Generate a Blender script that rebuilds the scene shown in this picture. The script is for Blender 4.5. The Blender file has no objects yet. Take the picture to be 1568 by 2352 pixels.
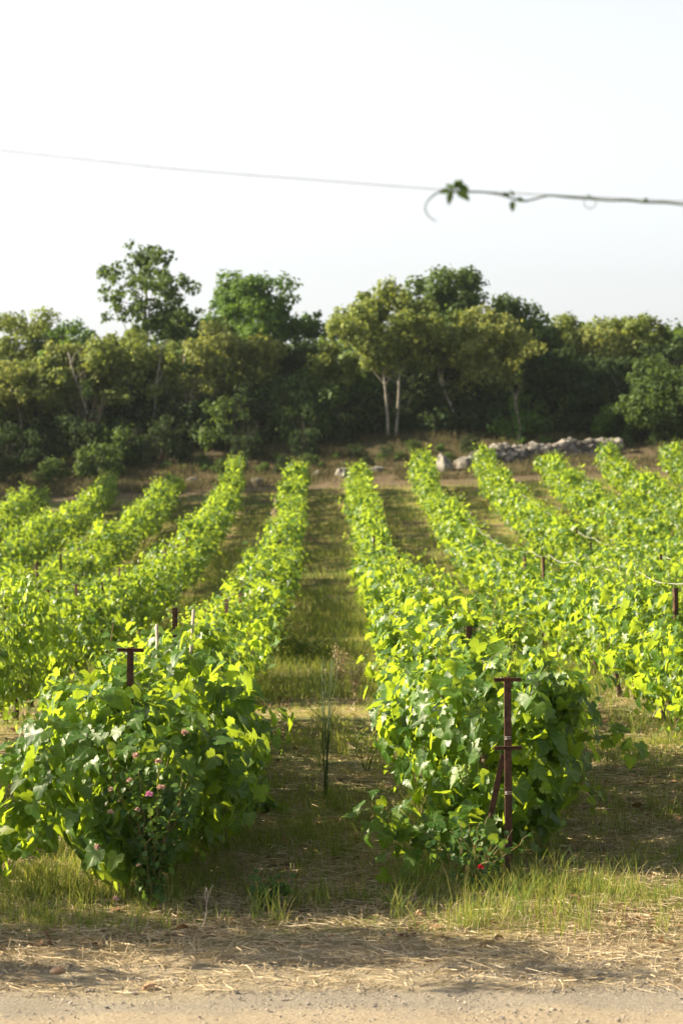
import bpy, math, random
import numpy as np
from mathutils import Vector

R = math.radians
rng = np.random.default_rng(7)
random.seed(7)
C = bpy.context.scene.collection
SC = bpy.context.scene

# ------------------------------------------------------------------ camera, world, sun, exposure
CAMZ = 2.42
F = 5553.0                                   # focal length in pixels of a 1568 wide picture
cam_d = bpy.data.cameras.new('camera')
cam = bpy.data.objects.new('camera', cam_d); C.objects.link(cam)
cam_d.sensor_fit = 'HORIZONTAL'; cam_d.sensor_width = 24; cam_d.lens = 85
cam_d.clip_start = 0.5; cam_d.clip_end = 3000
cam.location = (0, 0, CAMZ)
cam.rotation_euler = (R(90), 0, R(-0.25))
cam_d.dof.use_dof = True; cam_d.dof.focus_distance = 17.5; cam_d.dof.aperture_fstop = 4.0
SC.camera = cam

SUN_EL, SUN_AZ = 30.0, 280.0                 # azimuth clockwise from +Y (into the picture)
w = bpy.data.worlds.new('World'); SC.world = w; w.use_nodes = True
nt = w.node_tree; nt.nodes.clear()
sky = nt.nodes.new('ShaderNodeTexSky'); sky.sky_type = 'NISHITA'; sky.sun_disc = False
sky.sun_elevation = R(SUN_EL); sky.sun_rotation = R(SUN_AZ)
sky.air_density = 1.0; sky.dust_density = 3.0; sky.ozone_density = 1.0
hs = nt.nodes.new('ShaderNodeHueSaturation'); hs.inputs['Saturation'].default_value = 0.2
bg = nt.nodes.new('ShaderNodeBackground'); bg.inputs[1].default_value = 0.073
wo = nt.nodes.new('ShaderNodeOutputWorld')
nt.links.new(sky.outputs[0], hs.inputs['Color']); # sky scaled brighter near the horizon, zenith dimmed to cut fill from above
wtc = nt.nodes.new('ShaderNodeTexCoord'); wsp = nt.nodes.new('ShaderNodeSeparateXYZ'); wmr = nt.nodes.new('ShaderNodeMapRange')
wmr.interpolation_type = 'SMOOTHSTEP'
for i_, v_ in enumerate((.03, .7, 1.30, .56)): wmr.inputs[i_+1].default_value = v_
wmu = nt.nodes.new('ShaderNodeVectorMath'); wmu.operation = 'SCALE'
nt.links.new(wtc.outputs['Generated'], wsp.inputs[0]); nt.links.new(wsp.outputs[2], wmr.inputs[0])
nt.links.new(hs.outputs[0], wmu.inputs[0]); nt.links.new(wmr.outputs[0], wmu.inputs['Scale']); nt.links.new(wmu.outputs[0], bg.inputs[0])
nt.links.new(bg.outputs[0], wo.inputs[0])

sd = bpy.data.lights.new('sun', 'SUN'); sd.energy = 5.0; sd.angle = R(0.6); sd.color = (1.0, 0.83, 0.58)
so = bpy.data.objects.new('sun', sd); C.objects.link(so)
az, el = R(SUN_AZ), R(SUN_EL)
sdir = Vector((math.sin(az)*math.cos(el), math.cos(az)*math.cos(el), math.sin(el)))
so.rotation_euler = sdir.to_track_quat('Z', 'Y').to_euler(); so.location = (-40, 20, 30)
SUNV = np.array(sdir)

SC.view_settings.view_transform = 'Standard'; SC.view_settings.look = 'None'
SC.view_settings.exposure = 1.68; SC.view_settings.gamma = 1
SC.cycles.use_denoising = True
SC.cycles.max_bounces = 8; SC.cycles.transmission_bounces = 5; SC.cycles.diffuse_bounces = 4

# ------------------------------------------------------------------ helpers
def tag(o, label=None, cat=None, group=None, kind=None):
    if label: o['label'] = label
    if cat: o['category'] = cat
    if group: o['group'] = group
    if kind: o['kind'] = kind
    return o

def thing(name, label, cat, loc=(0, 0, 0), rz=0, group=None):
    o = bpy.data.objects.new(name, None); C.objects.link(o)
    o.location = loc; o.rotation_euler = (0, 0, rz); o.empty_display_size = 0.1
    return tag(o, label, cat, group)

def link(name, me, parent=None):
    o = bpy.data.objects.new(name, me); C.objects.link(o)
    if parent: o.parent = parent
    return o

def mesh_np(name, V, T, mat, smooth=True, attrs=None):
    me = bpy.data.meshes.new(name)
    V = np.asarray(V, np.float32); T = np.asarray(T, np.int32)
    me.vertices.add(len(V)); me.vertices.foreach_set('co', V.ravel())
    me.loops.add(T.size); me.loops.foreach_set('vertex_index', T.ravel())
    me.polygons.add(len(T)); me.polygons.foreach_set('loop_start', np.arange(0, T.size, T.shape[1], dtype=np.int32))
    me.polygons.foreach_set('use_smooth', np.full(len(T), smooth))
    for k, a in (attrs or {}).items():
        at = me.attributes.new(k, 'FLOAT_VECTOR', 'POINT'); at.data.foreach_set('vector', np.asarray(a, np.float32).ravel())
    me.update(calc_edges=True); me.validate()
    if mat: me.materials.append(mat)
    return me

class MB:                                    # collects triangles
    def __init__(s): s.V = []; s.T = []; s.n = 0; s.A = []; s.K = []; s.slot = 0
    def add(s, V, T, A=None):
        V = np.asarray(V, float); T = np.asarray(T, int)
        s.V.append(V); s.T.append(T + s.n); s.n += len(V); s.K.append(np.full(len(T), s.slot))
        s.A.append(np.zeros((len(V), 3)) if A is None else A)
    def tube(s, P, r, n=6, cap=True):
        P = np.asarray(P, float); m = len(P)
        r = np.full(m, r) if np.isscalar(r) else np.asarray(r, float)
        D = np.gradient(P, axis=0); D /= np.linalg.norm(D, axis=1)[:, None] + 1e-9
        up = np.array([0, 0, 1.0]) if abs(D[0][2]) < .9 else np.array([1.0, 0, 0])
        a = np.linspace(0, 2*np.pi, n, endpoint=False); V = []
        u = np.cross(D[0], up); u /= np.linalg.norm(u)
        for i in range(m):
            u = u - D[i]*u.dot(D[i]); u /= np.linalg.norm(u) + 1e-9
            v = np.cross(D[i], u)
            V.append(P[i] + r[i]*(np.cos(a)[:, None]*u + np.sin(a)[:, None]*v))
        V = np.concatenate(V); T = []
        for i in range(m-1):
            for j in range(n):
                a0, a1, b0, b1 = i*n+j, i*n+(j+1) % n, (i+1)*n+j, (i+1)*n+(j+1) % n
                T += [(a0, a1, b1), (a0, b1, b0)]
        if cap:
            V = np.concatenate([V, P[:1], P[-1:]]); c0, c1 = m*n, m*n+1
            for j in range(n):
                T += [(c0, (j+1) % n, j), (c1, (m-1)*n+j, (m-1)*n+(j+1) % n)]
        s.add(V, T)
    def box(s, c, h, rot=None):
        V = np.array([(x, y, z) for x in (-1, 1) for y in (-1, 1) for z in (-1, 1)], float)*h
        if rot is not None: V = V @ np.asarray(rot).T
        T = [(0, 1, 3), (0, 3, 2), (4, 6, 7), (4, 7, 5), (0, 4, 5), (0, 5, 1), (2, 3, 7), (2, 7, 6), (0, 2, 6), (0, 6, 4), (1, 5, 7), (1, 7, 3)]
        s.add(V + np.asarray(c), T)
    def leaves(s, P, N, D, S, tm, cup=None):
        V, T = tm; P = np.asarray(P, float); n = len(P)
        if n == 0: return
        N = N/(np.linalg.norm(N, axis=1)[:, None]+1e-9)
        D = D - N*(D*N).sum(1)[:, None]; D = D/(np.linalg.norm(D, axis=1)[:, None]+1e-9)
        B = np.cross(D, N); S = np.broadcast_to(S, (n,))
        cup = rng.uniform(-.5, 1.6, n) if cup is None else np.broadcast_to(cup, (n,))
        fold = rng.uniform(-.1, .7, n)
        tw = rng.uniform(-.5, .5, n); asp = rng.uniform(.82, 1.12, n)
        x = V[None, :, 0]*asp[:, None]; y = V[None, :, 1]
        z = V[None, :, 2]*cup[:, None] + np.abs(x)*fold[:, None]*.6 + x*y*tw[:, None] - y*y*rng.uniform(-.1, .5, n)[:, None]
        W = P[:, None, :] + S[:, None, None]*(x[..., None]*B[:, None, :] + y[..., None]*D[:, None, :] + z[..., None]*N[:, None, :])
        m = len(V)
        TT = (T[None] + (np.arange(n)*m)[:, None, None]).reshape(-1, 3)
        A = np.tile(V*[1, 1, 0], (n, 1))
        s.add(W.reshape(-1, 3), TT, A)
    def mesh(s, name, mat, smooth=True, attr=False):
        V = np.concatenate(s.V); T = np.concatenate(s.T)
        mats = mat if isinstance(mat, (list, tuple)) else [mat]
        me = mesh_np(name, V, T, mats[0], smooth, {'leafco': np.concatenate(s.A)} if attr else None)
        for m_ in mats[1:]: me.materials.append(m_)
        if len(mats) > 1: me.polygons.foreach_set('material_index', np.concatenate(s.K).astype(np.int32))
        return me
    def build(s, name, mat, parent=None, smooth=True, attr=False):
        return link(name, s.mesh(name, mat, smooth, attr), parent)

def unit(v):
    v = np.asarray(v, float); return v/(np.linalg.norm(v, axis=-1, keepdims=True)+1e-9)

_lat = np.random.default_rng(3).random((256, 256))
def vnoise(x, y):
    xi = np.floor(x).astype(int); yi = np.floor(y).astype(int); fx = x-xi; fy = y-yi
    fx = fx*fx*(3-2*fx); fy = fy*fy*(3-2*fy)
    g = lambda a, b: _lat[a % 256, b % 256]
    return (g(xi, yi)*(1-fx)+g(xi+1, yi)*fx)*(1-fy)+(g(xi, yi+1)*(1-fx)+g(xi+1, yi+1)*fx)*fy
def fbm(x, y, o=4):
    s = 0; a = .5; t = 0
    for k in range(o): s = s+a*vnoise(x*2**k+17*k, y*2**k+31*k); t += a; a *= .55
    return s/t

# ------------------------------------------------------------------ terrain
KY = [-60, 0, 11.5, 15.9, 28, 40, 50, 58, 64, 70, 78, 86, 92, 97, 100, 104, 108, 114, 122, 140, 170, 250, 900]
KZ = [-2.6, -2.5, -2.44, -2.41, -2.34, -2.36, -2.34, -2.15, -1.85, -1.5, -1.0, -.42, .1, .85, 1.25, 2.15, 3.05, 3.6, 4.4, 7.0, 8.5, 9, 9]
def ground(x, y):
    x = np.asarray(x, float); y = np.asarray(y, float)
    z = sum(np.interp(y+d, KY, KZ) for d in (-1.5, 0, 1.5))/3
    sl = np.interp(y, [14, 25, 60, 98, 130], [.008, .04, .045, .05, .05])
    slr = np.interp(y, [14, 25, 60, 98, 130], [.004, .02, .02, .035, .03])
    xc = np.clip(x, -40, 40)
    z = z + np.where(xc < 0, xc*sl, xc*slr)
    z = z + (fbm(x*.35+40, y*.35+9, 3)-.5)*.10*np.clip((y-9)/8, 0.15, 1)
    far = np.clip((y-99)/6, 0, 1)
    z = z + far*(fbm(x*.22+7, y*.22+3, 3)-.5)*1.0
    return z + CAMZ
def gz(x, y): return float(ground(np.array([x]), np.array([y]))[0])
def at(px, Y):                               # lateral metres of a column of the 1568 wide picture at depth Y
    return (px-760.0)*Y/F
def zt(py, Y): return CAMZ + (1176.0-py)*Y/F

# ------------------------------------------------------------------ materials
def nm(name):
    m = bpy.data.materials.new(name); m.use_nodes = True; n = m.node_tree.nodes; n.clear()
    return m, n, m.node_tree.links
def node(n, t, **k):
    x = n.new(t)
    for a, v in k.items(): setattr(x, a, v)
    return x
def ramp(n, stops, interp='LINEAR'):
    r = n.new('ShaderNodeValToRGB'); r.color_ramp.interpolation = interp
    e = r.color_ramp.elements
    while len(e) < len(stops): e.new(.5)
    for i, (p, c) in enumerate(stops): e[i].position = p; e[i].color = (*c, 1)
    return r

def leaf_mat(name, stops, trans, tw=.45, rough=.5, spec=.35, veins=False, under=None, tscale=1.0):
    m, n, L = nm(name)
    geo = node(n, 'ShaderNodeNewGeometry'); oi = node(n, 'ShaderNodeObjectInfo')
    ad = node(n, 'ShaderNodeMath', operation='MULTIPLY_ADD'); ad.inputs[1].default_value = .8
    L.new(geo.outputs['Random Per Island'], ad.inputs[0])
    ob = node(n, 'ShaderNodeMath', operation='MULTIPLY'); ob.inputs[1].default_value = .2
    L.new(oi.outputs['Random'], ob.inputs[0]); L.new(ob.outputs[0], ad.inputs[2])
    r = ramp(n, stops); L.new(ad.outputs[0], r.inputs[0]); col = r.outputs[0]
    if veins:
        at_ = node(n, 'ShaderNodeAttribute', attribute_name='leafco')
        sp = node(n, 'ShaderNodeSeparateXYZ'); L.new(at_.outputs['Vector'], sp.inputs[0])
        an = node(n, 'ShaderNodeMath', operation='ARCTAN2'); L.new(sp.outputs[0], an.inputs[0]); L.new(sp.outputs[1], an.inputs[1])
        pp = node(n, 'ShaderNodeMath', operation='PINGPONG'); pp.inputs[1].default_value = R(24); L.new(an.outputs[0], pp.inputs[0])
        ln = node(n, 'ShaderNodeVectorMath', operation='LENGTH'); L.new(at_.outputs['Vector'], ln.inputs[0])
        mu = node(n, 'ShaderNodeMath', operation='MULTIPLY'); L.new(pp.outputs[0], mu.inputs[0]); L.new(ln.outputs['Value'], mu.inputs[1])
        mr = node(n, 'ShaderNodeMapRange'); mr.inputs[1].default_value = .012; mr.inputs[2].default_value = .035
        mr.inputs[3].default_value = .5; mr.inputs[4].default_value = 0; L.new(mu.outputs[0], mr.inputs[0])
        mx = node(n, 'ShaderNodeMix', data_type='RGBA'); L.new(mr.outputs[0], mx.inputs[0]); L.new(col, mx.inputs[6])
        mx.inputs[7].default_value = (.22, .32, .10, 1); col = mx.outputs[2]
    if under:
        mu2 = node(n, 'ShaderNodeMix', data_type='RGBA'); L.new(geo.outputs['Backfacing'], mu2.inputs[0])
        L.new(col, mu2.inputs[6]); mu2.inputs[7].default_value = (*under, 1); col = mu2.outputs[2]
    p = node(n, 'ShaderNodeBsdfPrincipled'); p.inputs['Roughness'].default_value = rough
    p.inputs['Specular IOR Level'].default_value = spec; L.new(col, p.inputs['Base Color'])
    t = node(n, 'ShaderNodeBsdfTranslucent')
    tm = node(n, 'ShaderNodeMix', data_type='RGBA', blend_type='MIX'); tm.inputs[0].default_value = .22
    rr = ramp(n, [(0, tuple(c*.75 for c in trans)), (1, tuple(min(1, c*1.2*tscale) for c in trans))]); L.new(ad.outputs[0], rr.inputs[0])
    L.new(rr.outputs[0], tm.inputs[6]); L.new(col, tm.inputs[7]); L.new(tm.outputs[2], t.inputs[0])
    ms = node(n, 'ShaderNodeMixShader'); ms.inputs[0].default_value = tw
    L.new(p.outputs[0], ms.inputs[1]); L.new(t.outputs[0], ms.inputs[2])
    o = node(n, 'ShaderNodeOutputMaterial'); L.new(ms.outputs[0], o.inputs[0])
    return m

def plain(name, c0, c1, scale=8, rough=.8, bump=.0, bscale=60, metallic=0, detail=5):
    m, n, L = nm(name)
    tc = node(n, 'ShaderNodeTexCoord')
    ns = node(n, 'ShaderNodeTexNoise'); ns.inputs['Scale'].default_value = scale; ns.inputs['Detail'].default_value = detail
    L.new(tc.outputs['Object'], ns.inputs['Vector'])
    r = ramp(n, [(.35, c0), (.65, c1)]); L.new(ns.outputs['Fac'], r.inputs[0])
    p = node(n, 'ShaderNodeBsdfPrincipled'); p.inputs['Roughness'].default_value = rough; p.inputs['Metallic'].default_value = metallic
    L.new(r.outputs[0], p.inputs['Base Color'])
    if bump:
        n2 = node(n, 'ShaderNodeTexNoise'); n2.inputs['Scale'].default_value = bscale; n2.inputs['Detail'].default_value = 6
        L.new(tc.outputs['Object'], n2.inputs['Vector'])
        b = node(n, 'ShaderNodeBump'); b.inputs['Strength'].default_value = bump; b.inputs['Distance'].default_value = .02
        L.new(n2.outputs['Fac'], b.inputs['Height']); L.new(b.outputs[0], p.inputs['Normal'])
    o = node(n, 'ShaderNodeOutputMaterial'); L.new(p.outputs[0], o.inputs[0])
    return m

M = {}
VS = [(0, (.012, .050, .006)), (.35, (.024, .084, .008)), (.7, (.043, .12, .010)), (.93, (.10, .18, .015)), (.97, (.20, .20, .04)), (1, (.26, .15, .04))]
M['vine'] = leaf_mat('vine_leaf', VS, (.55, .72, .028), tw=.44, rough=.42, spec=.45, veins=True, under=(.10, .19, .055))
M['vine_far'] = leaf_mat('vine_leaf_far', VS, (.55, .72, .028), tw=.40, rough=.42, spec=.45, under=(.10, .19, .055))
M['bark'] = plain('vine_bark', (.05, .032, .02), (.13, .09, .06), 25, .9, .5, 80)
M['cane'] = plain('cane', (.10, .13, .03), (.20, .13, .05), 12, .6)
M['rust'] = plain('rusty_iron', (.035, .018, .010), (.105, .046, .026), 30, .75, .3, 120, .3)
M['wire'] = plain('galvanised_wire', (.42, .41, .39), (.6, .58, .55), 20, .45, 0, 0, .6)
M['stake'] = plain('weathered_wood', (.28, .23, .18), (.42, .36, .29), 30, .85, .3, 60)
M['stone'] = plain('pale_limestone', (.09, .085, .075), (.23, .22, .195), 3, .9, .6, 14)
M['grape'] = leaf_mat('green_grape', [(0, (.16, .25, .05)), (1, (.25, .34, .08))], (.5, .6, .1), tw=.3)
M['treebark'] = plain('oak_bark', (.10, .085, .07), (.24, .21, .18), 9, .9, .6, 25)
M['palebark'] = plain('pale_bark', (.15, .14, .12), (.30, .28, .245), 8, .9, .4, 25)
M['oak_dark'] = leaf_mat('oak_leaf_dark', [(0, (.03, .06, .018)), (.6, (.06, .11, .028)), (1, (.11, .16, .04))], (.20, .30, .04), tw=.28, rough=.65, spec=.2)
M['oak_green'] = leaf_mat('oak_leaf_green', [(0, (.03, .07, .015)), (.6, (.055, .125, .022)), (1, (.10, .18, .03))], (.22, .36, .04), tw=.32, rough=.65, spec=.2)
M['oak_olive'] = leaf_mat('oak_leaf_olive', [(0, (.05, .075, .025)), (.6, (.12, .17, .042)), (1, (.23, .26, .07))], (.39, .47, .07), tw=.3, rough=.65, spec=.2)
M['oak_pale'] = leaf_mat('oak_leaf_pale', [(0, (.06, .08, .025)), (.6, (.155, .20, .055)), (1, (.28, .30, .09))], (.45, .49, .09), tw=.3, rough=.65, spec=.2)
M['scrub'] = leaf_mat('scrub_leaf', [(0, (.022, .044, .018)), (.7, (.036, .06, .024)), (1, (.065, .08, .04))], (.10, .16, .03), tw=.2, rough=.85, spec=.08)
M['twig'] = plain('dry_twig', (.04, .034, .028), (.09, .075, .06), 3, .95)
M['grass'] = leaf_mat('grass_blade', [(0, (.045, .11, .015)), (.45, (.08, .175, .024)), (.70, (.20, .24, .055)), (1, (.48, .38, .18))], (.44, .46, .07), tw=.38, rough=.6, spec=.2)
M['straw'] = leaf_mat('dry_straw', [(0, (.22, .17, .10)), (.5, (.42, .34, .21)), (1, (.64, .56, .41))], (.45, .33, .15), tw=.2, rough=.7, spec=.2)
M['rose_leaf'] = leaf_mat('rose_leaf', [(0, (.025, .075, .02)), (.7, (.05, .12, .025)), (.95, (.10, .15, .03)), (1, (.4, .25, .03))], (.25, .40, .04), tw=.35)
M['petal'] = leaf_mat('faded_pink_petal', [(0, (.50, .36, .28)), (1, (.68, .54, .44))], (.7, .4, .35), tw=.3)
M['petal_mauve'] = leaf_mat('mauve_petal', [(0, (.60, .20, .42)), (1, (.75, .35, .55))], (.7, .3, .5), tw=.3)
M['petal_red'] = leaf_mat('red_petal', [(0, (.35, .015, .03)), (1, (.5, .03, .05))], (.6, .03, .05), tw=.3)
M['stalk'] = plain('dark_green_stalk', (.03, .06, .02), (.06, .10, .03), 10, .7)
M['drystalk'] = plain('dry_stalk', (.30, .25, .12), (.45, .38, .2), 10, .8)
M['litter'] = leaf_mat('dry_leaf', [(0, (.09, .045, .02)), (.6, (.22, .12, .06)), (1, (.38, .25, .15))], (.3, .15, .05), tw=.15, rough=.8)

def ground_mat():
    m, n, L = nm('vineyard_soil')
    tc = node(n, 'ShaderNodeTexCoord'); P = tc.outputs['Object']
    def noise(s, d=6, rough=.6):
        x = node(n, 'ShaderNodeTexNoise'); x.inputs['Scale'].default_value = s; x.inputs['Detail'].default_value = d
        x.inputs['Roughness'].default_value = rough; L.new(P, x.inputs['Vector']); return x.outputs['Fac']
    def mix(f, a, b, t='MIX'):
        x = node(n, 'ShaderNodeMix', data_type='RGBA', blend_type=t)
        if hasattr(f, 'links'): L.new(f, x.inputs[0])
        else: x.inputs[0].default_value = f
        for i, v in ((6, a), (7, b)):
            if isinstance(v, tuple): x.inputs[i].default_value = (*v, 1)
            else: L.new(v, x.inputs[i])
        return x.outputs[2]
    def mr(v, a, b, c=0, d=1):
        x = node(n, 'ShaderNodeMapRange', interpolation_type='SMOOTHSTEP'); L.new(v, x.inputs[0])
        for i, k in enumerate((a, b, c, d)): x.inputs[i+1].default_value = k
        return x.outputs[0]
    soil = ramp(n, [(.3, (.10, .066, .044)), (.55, (.19, .135, .09)), (.75, (.30, .23, .155))]); L.new(noise(9, 8, .7), soil.inputs[0])
    thatch = ramp(n, [(.3, (.12, .115, .035)), (.5, (.30, .27, .09)), (.72, (.52, .42, .20))]); L.new(noise(22, 8, .75), thatch.inputs[0])
    c = mix(mr(noise(.55, 5), .40, .56), soil.outputs[0], thatch.outputs[0])
    grn = ramp(n, [(.3, (.05, .085, .02)), (.7, (.14, .19, .05))]); L.new(noise(14, 8, .7), grn.inputs[0])
    c = mix(mr(noise(.9, 6), .43, .58, 0, .8), c, grn.outputs[0])
    sp = node(n, 'ShaderNodeSeparateXYZ'); L.new(P, sp.inputs[0])
    # road edge: y + noise
    e = node(n, 'ShaderNodeMath', operation='MULTIPLY_ADD'); L.new(noise(1.1, 6), e.inputs[0]); e.inputs[1].default_value = 1.7; L.new(sp.outputs[1], e.inputs[2])
    straw = ramp(n, [(.3, (.24, .205, .15)), (.7, (.54, .47, .36))]); L.new(noise(30, 8, .8), straw.inputs[0])
    c = mix(mr(e.outputs[0], 14.9, 13.9, 0, .9), c, straw.outputs[0])
    grey = ramp(n, [(.35, (.17, .165, .16)), (.65, (.36, .34, .32))]); L.new(noise(70, 4, .8), grey.inputs[0])
    c = mix(mr(e.outputs[0], 13.35, 12.95, 0, .5), c, grey.outputs[0])
    sand = ramp(n, [(.32, (.30, .25, .18)), (.55, (.44, .375, .28)), (.75, (.54, .47, .37))]); L.new(noise(45, 8, .8), sand.inputs[0])
    c = mix(mr(e.outputs[0], 12.85, 12.5), c, sand.outputs[0])
    # dry grass of the headland path and the bank beyond the rows
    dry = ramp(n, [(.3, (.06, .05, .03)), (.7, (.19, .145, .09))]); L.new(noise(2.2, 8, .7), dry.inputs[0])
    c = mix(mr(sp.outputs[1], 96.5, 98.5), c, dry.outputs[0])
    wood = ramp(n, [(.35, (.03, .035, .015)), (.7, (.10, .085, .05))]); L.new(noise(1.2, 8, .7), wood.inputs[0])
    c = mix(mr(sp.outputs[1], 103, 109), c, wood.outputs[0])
    p = node(n, 'ShaderNodeBsdfPrincipled'); p.inputs['Roughness'].default_value = .95; L.new(c, p.inputs['Base Color'])
    p.inputs['Specular IOR Level'].default_value = .15
    b = node(n, 'ShaderNodeBump'); b.inputs['Strength'].default_value = 1.0; b.inputs['Distance'].default_value = .05
    L.new(noise(28, 8, .75), b.inputs['Height']); L.new(b.outputs[0], p.inputs['Normal'])
    o = node(n, 'ShaderNodeOutputMaterial'); L.new(p.outputs[0], o.inputs[0])
    return m

# ------------------------------------------------------------------ ground sheet
xs = np.concatenate([np.linspace(-900, -60, 15)[:-1], np.linspace(-60, -8, 60)[:-1], np.linspace(-8, 8, 150)[:-1], np.linspace(8, 60, 60)[:-1], np.linspace(60, 900, 15)])
ys = np.concatenate([np.linspace(-60, 8, 12)[:-1], np.linspace(8, 24, 150)[:-1], np.linspace(24, 130, 300)[:-1], np.linspace(130, 900, 30)])
X, Y = np.meshgrid(xs, ys); Z = ground(X, Y)
Z += np.where((Y > 8) & (Y < 24), (fbm(X*3, Y*3, 3)-.5)*.05, 0)
V = np.stack([X.ravel(), Y.ravel(), Z.ravel()], 1); nx = len(xs); ny = len(ys)
i, j = np.meshgrid(np.arange(nx-1), np.arange(ny-1)); q = (j*nx+i).ravel()
Q = np.stack([q, q+1, q+nx+1, q+nx], 1)
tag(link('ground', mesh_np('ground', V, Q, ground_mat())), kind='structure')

# ------------------------------------------------------------------ leaf templates
def fan(outl, c, zf):
    V = np.array([(c[0], c[1], 0)] + [(x, y, 0) for x, y in outl], float)
    V[:, 2] = zf(V[:, 0], V[:, 1]); n = len(outl)
    return V, np.array([(0, 1+k, 1+(k+1) % n) for k in range(n)])
half = [(.10, -.10), (.26, -.22), (.36, -.17), (.42, -.20), (.50, -.06), (.47, .02), (.56, .10), (.53, .20), (.58, .30), (.46, .33), (.38, .38), (.32, .36), (.36, .50), (.34, .60), (.26, .66), (.22, .76), (.12, .80), (.08, .88)]
outl = half + [(0, .98)] + [(-x, y) for x, y in reversed(half)] + [(0, .03)]
zf = lambda x, y: -.28*(x*x+y*y) + .05*np.sin(9*x+3)*np.cos(8*y)
LEAF_HI = fan(outl, (0, .2), zf)
h2 = [(.22, -.20), (.44, -.16), (.54, .08), (.56, .30), (.34, .36), (.34, .62), (.16, .78)]
LEAF_MID = fan(h2 + [(0, .96)] + [(-x, y) for x, y in reversed(h2)] + [(0, .02)], (0, .22), zf)
h3 = [(.32, -.16), (.54, .18), (.32, .62)]
LEAF_LO = fan(h3 + [(0, .92)] + [(-x, y) for x, y in reversed(h3)], (0, .25), zf)
OVAL = fan([(.0, 0), (.24, .2), (.28, .5), (.16, .82), (0, 1), (-.16, .82), (-.28, .5), (-.24, .2)], (0, .5), lambda x, y: -.2*(y-.5)**2+.4*np.abs(x))
SPRAY = fan([(.12, 0), (.42, .12), (.28, .4), (.5, .62), (.1, .7), (0, 1.0), (-.2, .66), (-.48, .72), (-.26, .38), (-.45, .1)], (0, .4), lambda x, y: -.2*x*x+.1*np.sin(7*x+5*y))

# ------------------------------------------------------------------ grapevines
SPC = 1.8
def vine_foliage(seed, n, tm, size, W=.45, zb=.34, ztop=1.24, L=SPC/2+.12, shoots=10, front=False, mat='vine', canes=True, hang=6):
    g = np.random.default_rng(seed); mb = MB()
    ph = g.uniform(0, 6, 6)
    def widen(y, th): return 1+.20*np.sin(3.1*y+ph[0]+np.cos(th)*1.3)+.16*np.sin(6.3*y+ph[1]+2*th)+.08*np.sin(5*th+ph[2])
    y = g.uniform(-L, L, n); th = g.uniform(0, 2*np.pi, n)
    rr = np.where(g.random(n) < .62, g.normal(.97, .10, n), g.uniform(.35, .95, n))
    e = widen(y, th)*(1.06-.26*np.abs(y/L)**2.5)
    if front: endf = np.sqrt(np.clip(1-np.clip((-y-L*.35)/(L*.72), 0, 1)**2.4, .03, 1))
    else: endf = 1
    zc, hz = (zb+ztop)/2, (ztop-zb)/2
    cx, sz = np.cos(th), np.sin(th)
    sx = np.sign(cx)*np.abs(cx)**.75; sy = np.sign(sz)*np.abs(sz)**.75
    taper = np.where(sy < 0, 1-.62*np.abs(sy)**1.2, 1)
    x = W*sx*rr*e*endf*taper; z = zc + hz*sy*rr*(1+.5*(e-1))*(endf*.6+.4 if front else 1)
    P = np.stack([x, y, z], 1)
    O = np.stack([cx, np.where(np.full(n, front), -np.clip((-y)/L, 0, 1)*1.2, 0), sz*.6], 1)
    N = unit(unit(O)*1.0 + np.array([0, 0, .35]) + SUNV*.22*g.random((n, 1)) + g.normal(0, .48, (n, 3)))
    D = unit(np.array([0, 0, -1.0]) + O*.35 + g.normal(0, .45, (n, 3)))
    # shoots bunch their leaves: pull a good share of them into clumps on the hedge surface
    nb = 26 if not front else 34; ib = g.integers(0, n, nb); Pb = P[ib]+g.normal(0, .03, (nb, 3)); Pb[:, 2] += np.where(Pb[:, 2] > zc, g.uniform(0, .12, nb), 0)
    pick = g.random(n) < (.62 if not front else .5); wb = g.integers(0, nb, n); off = g.normal(0, 1, (n, 3))*[.085, .085, .11]
    P = np.where(pick[:, None], Pb[wb]+off, P); N = np.where(pick[:, None], unit(unit(off)*.7+unit(O)*.6+[0, 0, .35]+SUNV*.2+g.normal(0, .4, (n, 3))), N)
    S = size*g.choice([.45, .65, .85, 1, 1.15, 1.3], n)*g.uniform(.9, 1.1, n)
    mb.leaves(P, N, D, S, tm)
    # shoots: up from the top, out and down from the sides
    for k in range(shoots+hang):
        up = k < shoots
        y0 = g.uniform(-L*.9, L*.9); a = g.uniform(.25, 2.9) if up else g.choice([g.uniform(-.6, .5), g.uniform(2.6, 3.7)])
        p = np.array([W*math.cos(a)*.7*(endf if np.isscalar(endf) else 1), y0, zc+hz*math.sin(a)*.85])
        d = unit(np.array([math.cos(a)*(.5 if up else 1.2), g.normal(0, .5), 1.4 if up else .2])) ; pts = [p]
        m = int(g.integers(5, 11) if up else g.integers(5, 10)); st = g.uniform(.045, .07)
        for q_ in range(m):
            d = unit(d + np.array([math.cos(a)*.03, 0, -.10 if up else -.24]) + g.normal(0, .12, 3)); p = p+d*st; pts.append(p)
        pts = np.array(pts)
        if canes: mb.slot = 1; mb.tube(pts, np.linspace(.004, .0018, len(pts)), 4, False); mb.slot = 0
        Nn = unit(g.normal(0, .6, (m, 3))+[0, 0, .8]+np.array([math.cos(a)*.5, 0, 0])); Dd = unit(g.normal(0, .8, (m, 3))+[0, 0, -.4])
        mb.leaves(pts[1:]+Dd*.02, Nn, Dd, size*np.linspace(1, .35, m)*g.uniform(.8, 1.1, m), tm)
    return mb.mesh('foliage', [M[mat], M['cane']] if canes else M[mat], True, mat == 'vine')

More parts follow.
